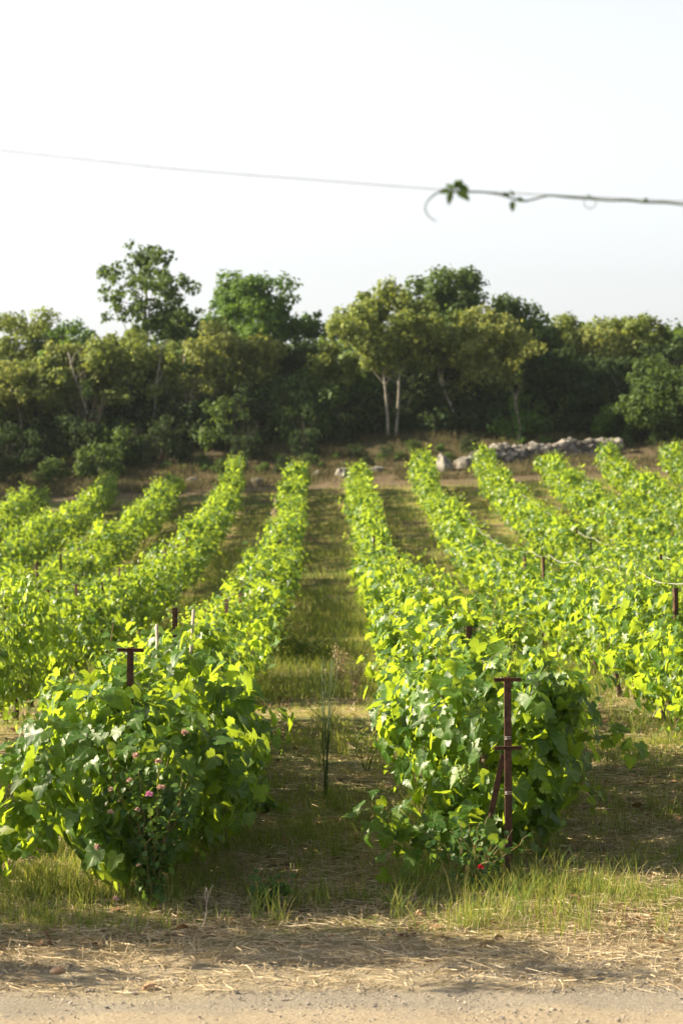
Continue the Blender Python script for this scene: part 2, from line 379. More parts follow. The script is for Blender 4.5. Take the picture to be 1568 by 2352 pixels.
def vine_trunk(seed, zh=.62):
    g = np.random.default_rng(seed); mb = MB()
    P = [(0, 0, -.08)]; 
    for k in range(1, 7): P.append((P[-1][0]+g.normal(0, .018), P[-1][1]+g.normal(0, .018), zh*k/6))
    mb.tube(P, [.045, .034, .03, .03, .029, .032, .036], 8)
    for s in (-1, 1):
        Q = [P[-1]]
        for k in range(1, 7): Q.append((Q[-1][0]+g.normal(0, .012), Q[-1][1]+s*.13, zh+.04*math.sin(k)+g.normal(0, .008)))
        mb.tube(Q, np.linspace(.026, .014, 7), 6)
    return mb.mesh('trunk', M['bark'])

trunks = [vine_trunk(90+k) for k in range(4)]
mids = [vine_foliage(20+k, 950, LEAF_MID, .098, shoots=20) for k in range(6)]
fars = [vine_foliage(40+k, 740, LEAF_LO, .112, W=.38, shoots=20, mat='vine_far', canes=False) for k in range(5)]
farl = [vine_foliage(60+k, 520, LEAF_LO, .132, W=.35, shoots=18, mat='vine_far', canes=False) for k in range(4)]

XL1, XR1 = -1.334, 1.12
ordn = ['first', 'second', 'third', 'fourth', 'fifth', 'sixth']
ROWS = []
for k in range(6): ROWS.append((XL1-2.5*k, 'left', k))
for k in range(6): ROWS.append((XR1+.046*(k > 0)+2.5*k, 'right', k))
starts = {('left', 0): 15.9, ('left', 1): 16.4, ('left', 2): 36, ('left', 3): 52, ('left', 4): 68, ('left', 5): 84,
          ('right', 0): 17.25, ('right', 1): 19.0, ('right', 2): 36, ('right', 3): 52, ('right', 4): 68, ('right', 5): 82}
ends = {('left', 5): 90, ('left', 4): 94, ('left', 3): 95.5, ('left', 2): 96, ('right', 5): 99}
row_top = {}
nv = 0
for X0, side, k in ROWS:
    rowtxt = '%s row %s of the grass aisle' % (ordn[k], side)
    grp = 'grapevines of the %s' % rowtxt; rt = '%s row %s of the aisle' % (ordn[k], side)
    y = starts[(side, k)]; yend = ends.get((side, k), 97.5); idx = 0
    while y < yend:
        if k == 0 and side == 'left' and (27.5 < y < 29.3 or 34.7 < y < 36.5 or 65 < y < 66.8):   # vines missing here: the sun reaches the aisle
            y += SPC; idx += 1; continue
        zz = gz(X0, y); g = random.Random(int(k*1000+idx+(500 if side == 'left' else 0)))
        near = k == 0 and idx < 4
        if near:
            first = idx == 0
            W = [.70, .54, .47, .45][idx] if side == 'left' else [.60, .52, .48, .46][idx]
            fo = vine_foliage(100+idx+(10 if side == 'left' else 0), [2900, 2050, 1800, 1550][idx], LEAF_HI, .103 if idx < 2 else .10,
                                  W=W, zb=.24 if first else .32, ztop=(1.14 if first else 1.10 if idx < 3 else 1.22) if side == 'left' else 1.25, front=first, shoots=(3 if first else 5) if side == 'left' else 12, L=SPC/2+(.3 if first else .12), hang=10)
        elif y < 34: fo = g.choice(mids)
        elif y < 62: fo = g.choice(fars)
        else: fo = g.choice(farl)
        if k == 0 and idx < 4:
            lab = ['nearest grapevine of the first row %s of the aisle, wide leafy bush by its post',
                   'second grapevine from the near end of the first row %s of the aisle, bright',
                   'third grapevine from the near end of the first row %s of the aisle, dense green',
                   'fourth grapevine from the near end of the first row %s of the aisle, dense green'][idx] % side
        elif y > 93: lab = 'shaded green grapevine at the far end of the %s' % rt
        elif y > 60: lab = 'grapevine on the rising far slope in the %s' % rt
        else: lab = 'leafy grapevine on the flat stretch of the %s' % rt
        r = thing('grapevine', lab, 'grapevine', (X0+g.uniform(-.09, .09), y, zz), 0, grp)
        flip = 0 if near else g.choice([0, math.pi])
        f = link('foliage', fo, r); f.rotation_euler = (0, 0, flip)
        s = g.uniform(.76, 1.18); hz_ = g.uniform(.74, 1.16)
        if k == 0 and side == 'left' and 22 < y < 42: hz_ = .90; s = .9
        f.scale = (s if not near else 1, 1, 1 if near else hz_)
        link('trunk', g.choice(trunks), r)
        y += SPC; idx += 1; nv += 1
print('vines', nv)

exec_parts = True
# ------------------------------------------------------------------ posts and wires
def rot_y(a): c, s = math.cos(a), math.sin(a); return [[c, 0, s], [0, 1, 0], [-s, 0, c]]
def angle_iron(h, w=.045, t=.004):
    mb = MB(); mb.box((0, 0, h/2-.2), (w/2, t/2, h/2+.2)); mb.box((-w/2+t/2, w/2, h/2-.2-.002), (t/2, w/2-t/2-.0005, h/2+.2)); return mb
def crossbar(z, w=.09):
    mb = MB(); mb.box((0, -.006, z), (w, .003, .011)); mb.box((0, -.016, z+.0125), (w-.001, .014, .0018))
    for s in (-1, 1):
        mb.box((s*(w-.012), -.012, z+.002), (.004, .005, .004))
    return mb
def hook(z):
    mb = MB(); P = [(.03*math.cos(a)*1.6, -.01+.022*math.sin(a), z+.01*math.sin(a*2)) for a in np.linspace(-2.9, 2.6, 14)]
    mb.tube(P, .0028, 5); return mb
def bolt(z):
    mb = MB(); mb.tube([(0, -.004, z), (0, -.016, z)], [.009, .008], 6); return mb
# right hand end post, in front of its foliage
def end_post(x, y, h, bars, label, lean=0):
    r = thing('trellis_post', label, 'post', (x, y, gz(x, y))); r.rotation_euler = (0, R(lean), 0)
    angle_iron(h).build('post_shaft', M['rust'], r, False)
    for z in bars:
        c = crossbar(z).build('crossbar', M['rust'], r, False); bolt(z).build('bolt', M['rust'], c)
    w = MB()
    for z in (h*.69, h*.42):
        w.tube([(.024*math.cos(a), .012+.028*math.sin(a), z+.002*a) for a in np.linspace(0, 12, 30)], .0016, 4)
    w.build('tie_wire', M['wire'], r)
    return r
PR = (at(1169, 15.75), 15.75); PL = (at(293, 16.15), 16.15)
end_post(PR[0], PR[1], 1.33, (1.31, .865), 'rusty iron end post with two crossbars in front of the right hand row', -.4)
end_post(PL[0], PL[1], 1.51, (1.49,), 'rusty iron end post with its crossbar standing out above the left hand bush', .8)
r = thing('brace_bar', 'short dark rusty brace bar leaning behind the right end post', 'brace', (at(1140, 15.9), 15.85, gz(1.1, 15.85)))
b = MB(); b.box((0, 0, .62), (.017, .003, .20), rot_y(R(12))); b.box((.02, .012, .62), (.003, .012, .20), rot_y(R(12)))
b.tube([(-.13, 0, 0), (-.042, 0, .43)], .012, 6); b.build('bar', M['rust'], r, False)

pshaft = angle_iron(1.5).mesh('post_shaft', M['rust'], False); phook = hook(1.47).mesh('wire_hook', M['rust'])
def tpost(x, y, h, label, group=None, rz=0, lean=0):
    r = thing('trellis_post', label, 'post', (x, y, gz(x, y)), rz, group); r.scale = (1, 1, h/1.5); r.rotation_euler = (0, R(lean), rz)
    link('post_shaft', pshaft, r); link('wire_hook', phook, r)
special = {('left', 0): [(20.7, 1.60, 'rusty post beside two pale stakes, second of the row left of the aisle')],
           ('right', 0): [(19.6, 1.45, 'rusty post rising from bright leaves, second of the row right of the aisle'),
                          (22.8, 1.40, 'thin dark post with a wire hook, third of the row right of the aisle')]}
for X0, side, k in ROWS:
    ylist = special.get((side, k), [])
    for y, h, lab in ylist: tpost(X0, y, h, lab)
    g = random.Random(k+40*(side == 'left'))
    y0 = {('left', 0): 26, ('right', 0): 27.5, ('left', 1): 24.6, ('right', 1): 25.2}.get((side, k), starts[(side, k)]+1.2)
    y = y0
    while y < 66:
        tpost(X0+g.uniform(-.06, .06), y, g.uniform(1.22, 1.38) if (side, k) == ('left', 0) else g.uniform(1.34, 1.54), 'thin rusty post poking out of the %s row %s of the aisle' % (ordn[k], side),
              'rusty posts of the %s row %s of the aisle' % (ordn[k], side), g.uniform(-.5, .5), g.uniform(-2, 2))
        y += 3.9
# pale wooden stakes by the second left post
for dx, top, ln, lab in ((.09, 1.60, 5, 'taller pale grey stake leaning beside the second left post'), (-.09, 1.47, -1, 'shorter pale stake left of the taller one by the second left post')):
    r = thing('wooden_stake', lab, 'stake', (XL1+dx-.03, 20.5, gz(XL1, 20.5))); r.rotation_euler = (0, R(ln*.8), 0)
    m = MB(); m.tube([(0, 0, -.1), (0.004, 0, top*.5), (0, 0, top)], [.017, .016, .014], 7); m.build('stake', M['stake'], r)
# trellis wires on post tops: rows 2..4 right, 1, 2 left
def wire(name, label, X0, y0, y1, h, rad=.003, sag=.04, step=3.9):
    P = []
    for y in np.arange(y0, y1, .65):
        u = ((y-y0) % step)/step
        P.append((X0+.02, y, gz(X0, y)+h-sag*4*u*(1-u)))
    m = MB(); m.tube(P, rad, 5); return tag(m.build(name, M['wire'], None), label, 'wire')
wire('trellis_wire', 'slack pale trellis wire along the post tops of the second row right of the aisle', XR1+2.55, 21.3, 66, 1.55, .0045, .06)
wire('trellis_wire', 'pale trellis wire along the top of the third row right of the aisle', XR1+5.05, 37.2, 92, 1.42, .006, .05)
wire('trellis_wire', 'thin trellis wire over the foliage of the second row left of the aisle', XL1-2.5, 24.6, 60, 1.44, .003, .05)
wire('trellis_wire', 'thin trellis wire hidden in the foliage of the row right of the aisle', XR1, 15.75, 60, 1.30, .0025, .03)
wire('trellis_wire', 'thin trellis wire hidden in the foliage of the row left of the aisle', XL1, 16.15, 60, 1.32, .0025, .03)

# ------------------------------------------------------------------ grape cluster, low shoots
def ico(c, r, n=1, g=None, jit=0):
    import bmesh
    bm = bmesh.new(); bmesh.ops.create_icosphere(bm, subdivisions=n, radius=1)
    V = np.array([v.co for v in bm.verts]); T = np.array([[v.index for v in f.verts] for f in bm.faces]); bm.free()
    if jit: V = V*(1+(g or rng).normal(0, jit, (len(V), 1)))
    return V*r+np.asarray(c), T
def shoot(side, name, P, n, size, tm, g, width=.12):
    mb = MB(); mb.slot = 1; cb = mb
    P = np.array(P, float); t = np.linspace(0, 1, 24); q = np.linspace(0, 1, len(P))
    C_ = np.stack([np.interp(t, q, P[:, k]) for k in range(3)], 1)
    cb.tube(C_, np.linspace(.006, .002, 24), 5); mb.slot = 0
    u = g.uniform(0.05, 1, n); B = np.stack([np.interp(u, t, C_[:, k]) for k in range(3)], 1)
    off = g.normal(0, width, (n, 3)); Nn = unit(off*4+np.array([-.2, -.5, .6])+g.normal(0, .4, (n, 3))); Dd = unit(g.normal(0, .6, (n, 3))+[0, 0, -.7])
    mb.leaves(B+off, Nn, Dd, size*g.uniform(.7, 1.15, n)*(1-.35*u), tm); return child_of_vine(side, name, [M['vine'], M['cane']], mb, True)
def child_of_vine(side, name_part, mat, mb, attr=False):
    root = [o for o in C.objects if o.name.startswith('grapevine') and o.get('label', '').startswith('nearest grapevine of the first row %s' % side)][0]
    for V_ in mb.V: V_ -= np.array(root.location)
    return mb.build(name_part, mat, root, True, attr)
g = np.random.default_rng(5)
gr = gz(.5, 15.7)
shoot('right', 'low_shoot', [(1.0, 15.9, gr+.35), (.75, 15.7, gr+.42), (.45, 15.65, gr+.40), (.16, 15.6, gr+.47)], 75, .13, LEAF_HI, g, .075)
shoot('right', 'low_shoot', [(.9, 15.8, gr+.3), (.6, 15.6, gr+.25), (.42, 15.5, gr+.2)], 34, .13, LEAF_HI, g, .07)
shoot('right', 'side_shoot', [(1.7, 16.6, gr+.85), (1.95, 16.5, gr+.9), (2.12, 16.4, gr+.8)], 14, .13, LEAF_HI, g, .05)
gl = gz(-1.7, 15.3)
for P, n in (([(-1.5, 15.7, gl+1.0), (-1.95, 15.4, gl+.9), (-2.15, 15.1, gl+.65)], 60), ([(-1.6, 15.6, gl+.7), (-2.0, 15.2, gl+.55), (-2.12, 15.1, gl+.25)], 60),
             ([(-1.3, 15.3, gl+.9), (-1.35, 15.0, gl+.75), (-1.3, 14.95, gl+.4)], 26), ([(-1.9, 15.6, gl+.5), (-2.1, 15.3, gl+.3), (-2.3, 15.2, gl+.1)], 45),
             ([(-.9, 15.6, gl+.9), (-.65, 15.4, gl+.85), (-.6, 15.3, gl+.6)], 34)):
    shoot('left', 'low_shoot', P, n, .135, LEAF_HI, g, .085)
# tall wands above the left bush
for P in ([(-1.62, 17.5, gl+1.1), (-1.60, 17.5, gl+1.45), (-1.56, 17.45, gl+1.68)], [(-1.1, 18.2, gl+1.1), (-1.15, 18.1, gl+1.4), (-1.1, 18.0, gl+1.6)]):
    shoot('left', 'upright_shoot', P, 14, .10, LEAF_HI, g, .03)
mb = MB()
for k in range(46):
    t = g.random(); r_ = .045*(1-t*.7)
    a = g.uniform(0, 6.28); V_, T_ = ico((at(1058, 15.9)+r_*math.cos(a), 15.9-.35+r_*math.sin(a), zt(1755, 15.6)-.13*t), .0105, 1); mb.add(V_, T_)
child_of_vine('right', 'grape_cluster', M['grape'], mb)

# ------------------------------------------------------------------ roses
def rose_flower(c, r, mat, parent, g):
    mb = MB(); n = 26
    a = g.uniform(0, 6.28, n); e = np.linspace(.1, 1.25, n)
    O = np.stack([np.cos(a)*np.sin(e), np.sin(a)*np.sin(e), np.cos(e)], 1)
    mb.leaves(np.asarray(c)+O*r*.15, unit(np.cross(O, g.normal(0, 1, (n, 3)))+O*.3), O, r*g.uniform(.7, 1.1, n), OVAL_W, .8)
    return mb.build('flower', mat, parent)
OVAL_W = (OVAL[0]*np.array([1.7, 1, 1]), OVAL[1])
def rose_bush(label, loc, stems, nleaf, R_, H, flowers, g):
    r = thing('rose_bush', label, 'rose bush', loc); sb, lb = MB(), MB()
    for k in range(stems):
        a = g.uniform(0, 6.28); rad = R_*g.uniform(.2, 1); hh = H*g.uniform(.6, 1)
        P = [np.array([math.cos(a)*.04, math.sin(a)*.04, -.03])]
        for q_ in range(1, 9):
            t = q_/8; P.append(np.array([math.cos(a)*rad*t**1.2, math.sin(a)*rad*t**1.2, hh*t*(1.1-.1*t)])+g.normal(0, .012, 3))
        sb.tube(P, np.linspace(.006, .002, 9), 5)
        m = nleaf//stems
        u = g.uniform(.15, 1, m)*8; i0 = np.minimum(u.astype(int), 7); P = np.array(P)
        B = P[i0]+(P[i0+1]-P[i0])*(u-i0)[:, None] + g.normal(0, .035, (m, 3))
        lb.leaves(B, unit(g.normal(0, .6, (m, 3))+[0, -.3, .7]), unit(g.normal(0, .8, (m, 3))+[0, 0, -.3]), g.uniform(.03, .055, m), OVAL_W)
    sb.build('stems', M['cane'], r); lb.build('foliage', M['rose_leaf'], r)
    for (x, y, z, rr, mt) in flowers: rose_flower((x, y, z), rr, M[mt], r, g)
    return r
yb = 14.75; xb = at(345, yb); zb_ = gz(xb, yb)
fl = []
for px, py, rr, mt in ((312, 1740, .034, 'petal'), (363, 1753, .032, 'petal'), (425, 1686, .032, 'petal'), (371, 1813, .034, 'petal'), (343, 1828, .03, 'petal_mauve'),
                       (298, 1795, .024, 'petal'), (255, 1815, .022, 'petal'), (253, 1868, .026, 'petal'), (316, 1862, .022, 'petal'), (224, 1950, .032, 'petal'), (265, 2068, .028, 'petal'), (318, 1990, .018, 'petal')):
    yy = yb-.28+g.uniform(-.05, .1); fl.append((at(px, yy)-xb, yy-yb, zt(py, yy)-zb_, rr*.82, mt))
rose_bush('tall rose bush with faded pink flowers before the left end vine', (xb, yb, zb_), 20, 900, .34, 1.02, fl, g)
yb = 15.3; xb = at(1085, yb); zb_ = gz(xb, yb); fl = []
for px, py, rr, mt in ((1103, 1996, .03, 'petal_red'),):
    yy = yb-.2; fl.append((at(px, yy)-xb, yy-yb, zt(py, yy)-zb_, rr*.82, mt))
rose_bush('straggly low rose bush with one red flower at the foot of the right post', (xb, yb, zb_), 13, 210, .46, .52, fl, g)
yb = 14.7; xb = at(622, yb)
rose_bush('small dark leafy seedling bush on the bare strip right of the pink roses', (xb, yb, gz(xb, yb)), 8, 150, .12, .26, [], g)

# ------------------------------------------------------------------ weeds in the aisle
def stalks(label, name, loc, n, H, spread, mat, g, heads=None, hmat=None, branches=2, rad=.0035, hs=.02):
    mb = hb = MB()
    for k in range(n):
        a = g.uniform(0, 6.28); s = spread*g.uniform(.3, 1); hh = H*g.uniform(.6, 1)
        P = np.array([[math.cos(a)*s*t, math.sin(a)*s*t, hh*t] for t in np.linspace(0, 1, 8)])+np.cumsum(g.normal(0, .008, (8, 3)), 0); P[0, 2] = -.03
        mb.tube(P, np.linspace(rad, rad*.45, 8), 4)
        tips = [P[-1]]
        for b_ in range(branches):
            i0 = int(g.integers(3, 7)); d = unit(np.array([g.normal(0, .6), g.normal(0, .6), 1.3])); L_ = hh*g.uniform(.15, .35)
            Q = np.array([P[i0]+d*L_*t for t in np.linspace(0, 1, 4)]); mb.tube(Q, np.linspace(rad*.6, rad*.3, 4), 4); tips.append(Q[-1])
            if heads: tips += [Q[1], Q[2]]
        if heads:
            for p in tips:
                m = heads; hb.slot = 1; hb.leaves(p+g.normal(0, .02, (m, 3))*[1, 1, 2], unit(g.normal(0, 1, (m, 3))), unit(g.normal(0, .5, (m, 3))+[0, 0, 1]), hs*g.uniform(.6, 1.2, m), OVAL); hb.slot = 0
    o = mb.build(name, [mat, hmat] if heads else mat); o.location = loc
    return tag(o, label, 'weed')
yb = 20.1
stalks('tall bare dark green stalks standing alone mid aisle', 'chicory_weed', (at(748, yb), yb, gz(0, yb)), 7, 1.22, .16, M['stalk'], g, 1, M['stalk'], 2, .0045, .018)
yb = 31; stalks('pale dry seeding weed in the sunlit middle of the aisle', 'dry_weed', (at(785, yb), yb, gz(.1, yb)), 9, .60, .12, M['drystalk'], g, 4, M['straw'], 3, .003, .032)
yb = 30; stalks('second pale dry weed right of the seeding one in the aisle', 'dry_weed', (at(815, yb), yb, gz(.2, yb)), 7, .42, .14, M['drystalk'], g, 4, M['straw'], 3, .003, .032)
yb = 18.2; stalks('sprawling pale grass clump at the right foot of the left row', 'wild_oats', (at(500, yb), yb, gz(-.8, yb)), 22, .72, .38, M['drystalk'], g, 4, M['straw'], 2, .0025, .03)
yb = 17.2; stalks('light green feathery grass clump leaning out under the left row', 'wild_oats', (at(470, yb), yb, gz(-.9, yb)), 20, .6, .30, M['cane'], g, 5, M['grass'], 2, .0025, .035)
yb = 22; stalks('low branching green weed right of the tall stalks in the aisle', 'branching_weed', (at(840, yb), yb, gz(.3, yb)), 9, .40, .25, M['stalk'], g, 3, M['grass'], 3, .003, .03)
yb = 75; stalks('tall dry stalk standing beside the left row on the far slope', 'dry_weed', (at(632, yb), yb, gz(-1.8, yb)), 4, 1.6, .12, M['drystalk'], g, 6, M['straw'], 3, .008, .07)
yb = 14.15; stalks('bare pale forked twig standing before the dark foot of the left bush', 'dry_twig', (at(460, yb), yb, gz(-.8, yb)), 2, .34, .06, M['stake'], g, None, None, 3, .004)
def leafy_clump(label, name, x, y, n, R_, H, size, mat, g, tm=None, cat='weed', stem=True):
    mb = MB(); sb = mb
    O = unit(g.normal(0, 1, (n, 3))); O[:, 2] = np.abs(O[:, 2]); rr = g.uniform(.35, 1, n)**.5
    bump = 1+.25*np.sin(5*O[:, 0]+3)+.2*np.sin(6*O[:, 2]+O[:, 1]*4)
    P = O*rr[:, None]*bump[:, None]*[R_, R_, H]
    mb.leaves(P, unit(O+[0, 0, .4]+g.normal(0, .5, (n, 3))), unit(O+g.normal(0, .6, (n, 3))), size*g.uniform(.6, 1.3, n), tm or OVAL_W)
    sb.slot = 1
    for k in range(7): sb.tube([(0, 0, -.03), tuple(P[k]*.5), tuple(P[k])], [.006, .004, .002], 4)
    o = mb.build(name, [mat, M['stalk']]); o.location = (x, y, gz(x, y)); return tag(o, label, cat)
leafy_clump('bushy green weed at the foot of the left row in mid aisle', 'bushy_weed', at(672, 38), 38, 900, .5, .55, .06, M['grass'], g)
leafy_clump('tall bushy weed between the rows where the left slope begins', 'bushy_weed', at(560, 56), 56, 700, .5, .9, .08, M['oak_olive'], g)
leafy_clump('sprawling creeper with broad leaves on the grass beside the left row', 'creeper', at(590, 19.5), 19.4, 60, .22, .13, .09, M['vine_far'], g, LEAF_MID)

# ------------------------------------------------------------------ stones
def rock(c, s, g, name, label, mat='stone', cat='stone', rz=None):
    V_, T_ = ico((0, 0, 0), 1, 2, g, .05); V_ = V_*s
    V_ = V_+ (np.sin(V_*(3/np.max(s))*1.7+g.uniform(0, 6, 3))*np.min(s)*.22)
    mb = MB(); mb.add(V_, T_); o = mb.build(name, M[mat], None, False)
    o.location = (c[0], c[1], gz(c[0], c[1])+s[2]*.35 if len(c) < 3 else c[2]); o.rotation_euler = (0, 0, g.uniform(0, 6)); return tag(o, label, cat)
M['tanstone'] = plain('tan_stone', (.34, .20, .11), (.46, .31, .19), 20, .9, .4, 50)
def by(px, py):      # a point of the near ground seen in the picture
    Yd = 14.0
    for _ in range(8): Yd = (CAMZ-gz(at(px, Yd), Yd))*F/(py-1176)
    return at(px, Yd), Yd
rock(by(345, 2272), (.05, .03, .025), g, 'stone', 'orange tan stone lying on the track edge left of centre', 'tanstone')
rock(by(135, 2237), (.055, .04, .032), g, 'stone', 'pinkish stone half in the straw at the lower left', 'tanstone')
rock(by(160, 2228), (.03, .025, .02), g, 'stone', 'small pale stone right beside the pinkish one lower left', 'stone')
rock(by(360, 2222), (.02, .016, .014), g, 'stone', 'tiny white stone on the straw below the pink roses', 'stone')
rock(by(962, 2110), (.04, .035, .04), g, 'stone', 'pale pinkish stone in the grass left of the right post foot', 'tanstone')
for px, py, Y_, s, lab in ((1015, 1042, 102, (.55, .4, .55), 'big pale boulder standing at the left end of the dry stone wall'),
                           (1072, 1035, 102.5, (.5, .4, .45), 'broad pale boulder between the big one and the wall'),
                           (1058, 1018, 103.2, (.28, .25, .25), 'small round boulder on top between the two big ones'),
                           (790, 1068, 101.5, (.42, .35, .36), 'grey boulder on the bank straight beyond the aisle'),
                           (730, 1068, 101.8, (.25, .2, .2), 'smaller grey boulder left of the one beyond the aisle'),
                           (1383, 1000, 105.8, (.28, .22, .25), 'tan boulder perched on the right end of the stone wall'),
                           (590, 1108, 100.5, (.3, .3, .22), 'low grey boulder behind the second row left of the aisle'),
                           (440, 1090, 101.5, (.35, .3, .25), 'low grey boulder behind the third row left of the aisle'),
                           (865, 1052, 102, (.3, .3, .22), 'low mossy boulder right beyond the row right of the aisle')):
    o = rock((at(px, Y_), Y_, gz(at(px, Y_), Y_)+s[2]*.2), s, g, 'boulder', lab, cat='boulder')
mb = MB()
for k in range(900):
    u = g.random(); px = 1060+(1425-1060)*u; Yw = 102.4+u*1.6+g.uniform(-.25, .25); x = at(px, Yw)
    top = .86+.08*math.sin(u*9)-.5*max(0, .2-u)*2+.05*math.sin(u*31)
    h = g.random()**.8*top; s = g.uniform(.08, .21)
    sv = np.array([s*g.uniform(.8, 1.5), s, s*g.uniform(.55, .95)])
    V_, T_ = ico((0, 0, 0), 1, 1, g, .10); a = g.uniform(-.3, .3); V_ = V_*sv
    V_ = V_ @ np.array([[math.cos(a), 0, -math.sin(a)], [0, 1, 0], [math.sin(a), 0, math.cos(a)]])
    mb.add(V_+[x, Yw+.28*h, gz(x, Yw)-.25+h], T_)
M['wallstone'] = leaf_mat('wall_stone', [(0, (.035, .033, .03)), (.5, (.13, .122, .11)), (1, (.34, .32, .29))], (.2, .2, .2), tw=0.0, rough=.95, spec=.1)
wm_ = mb.build('dry_stone_wall', M['wallstone'], None, False); tag(wm_, 'long low wall of pale loose stones on the bank under the trees at right', 'wall')

# ------------------------------------------------------------------ trees
def crown(g, blobs, per, size, tm=SPRAY):
    mb = MB()
    for (c, r) in blobs:
        n = int(per*(r[0]/.6)**1.6); O = unit(g.normal(0, 1, (n, 3))); rr = g.uniform(.25, 1.05, n)**.6
        P = np.asarray(c)+O*rr[:, None]*r*(1+.2*np.sin(O[:, :1]*6+c[0]))
        mb.leaves(P, unit(O*.8+[0, 0, .45]+g.normal(0, .55, (n, 3))), unit(g.normal(0, 1, (n, 3))+[0, 0, -.2]), size*g.uniform(.6, 1.35, n), tm)
    return mb
def tree(name, label, cat, x, y, H, Rx, cb, mat, g, nb=46, per=170, size=.17, trunks=1, bark='treebark', loose=0., top=1.0, tr=.11, spread=.6, sink=.3, blob=.6):
    z0 = gz(x, y); r = thing(name, label, cat, (x, y, z0)); ph = g.uniform(0, 6, 4)
    blobs = []; zc = (H+cb)/2; hz = (H-cb)/2
    for k in range(nb):
        o = unit(g.normal(0, 1, 3)); q_ = g.uniform(.15, 1)**.45
        rad = Rx*(1+.25*math.sin(3*math.atan2(o[1], o[0])+ph[0])+.25*math.sin(5*o[2]+ph[1])); out = g.random() < .22; q_ *= 1.07 if out else 1
        c = np.array([o[0]*rad*q_, o[1]*rad*q_, zc+o[2]*hz*q_*(1 if o[2] > 0 else .95)])
        b_ = blob*g.uniform(.5, 1.25)*(1-.35*loose)*(.6 if out else 1)
        blobs.append((c, np.array([b_, b_, b_*.75])))
    crown(g, blobs, per*(1-.45*loose), size).build('crown', mat, r)
    tb = MB(); far_ = sorted(blobs, key=lambda b: -np.linalg.norm(b[0]-[0, 0, zc]))
    for k in range(trunks):
        a = g.uniform(0, 6.28); s = spread if trunks > 1 else 0
        bx, tx = (k-(trunks-1)/2)*s*.35, (k-(trunks-1)/2)*s
        P = []; hh = zc+hz*.45
        for q_ in range(10):
            t = q_/9; P.append((bx+(tx-bx)*t+.16*math.sin(t*4+a)*t, .1*math.sin(t*5+a), -sink+(hh+sink)*t))
        tb.tube(P, tr*np.linspace(1.25, .3, 10), 7)
        for b_ in (far_[4+k::trunks])[:12]:
            i0 = int(g.integers(4, 9)); S_ = np.array(P[i0]); E = b_[0]; mid = (S_+E)/2+[0, 0, -.15]
            tb.tube([S_, mid+g.normal(0, .08, 3), E], [tr*.3, tr*.17, tr*.05], 5, False)
    tb.build('trunk', M[bark], r)
    return r
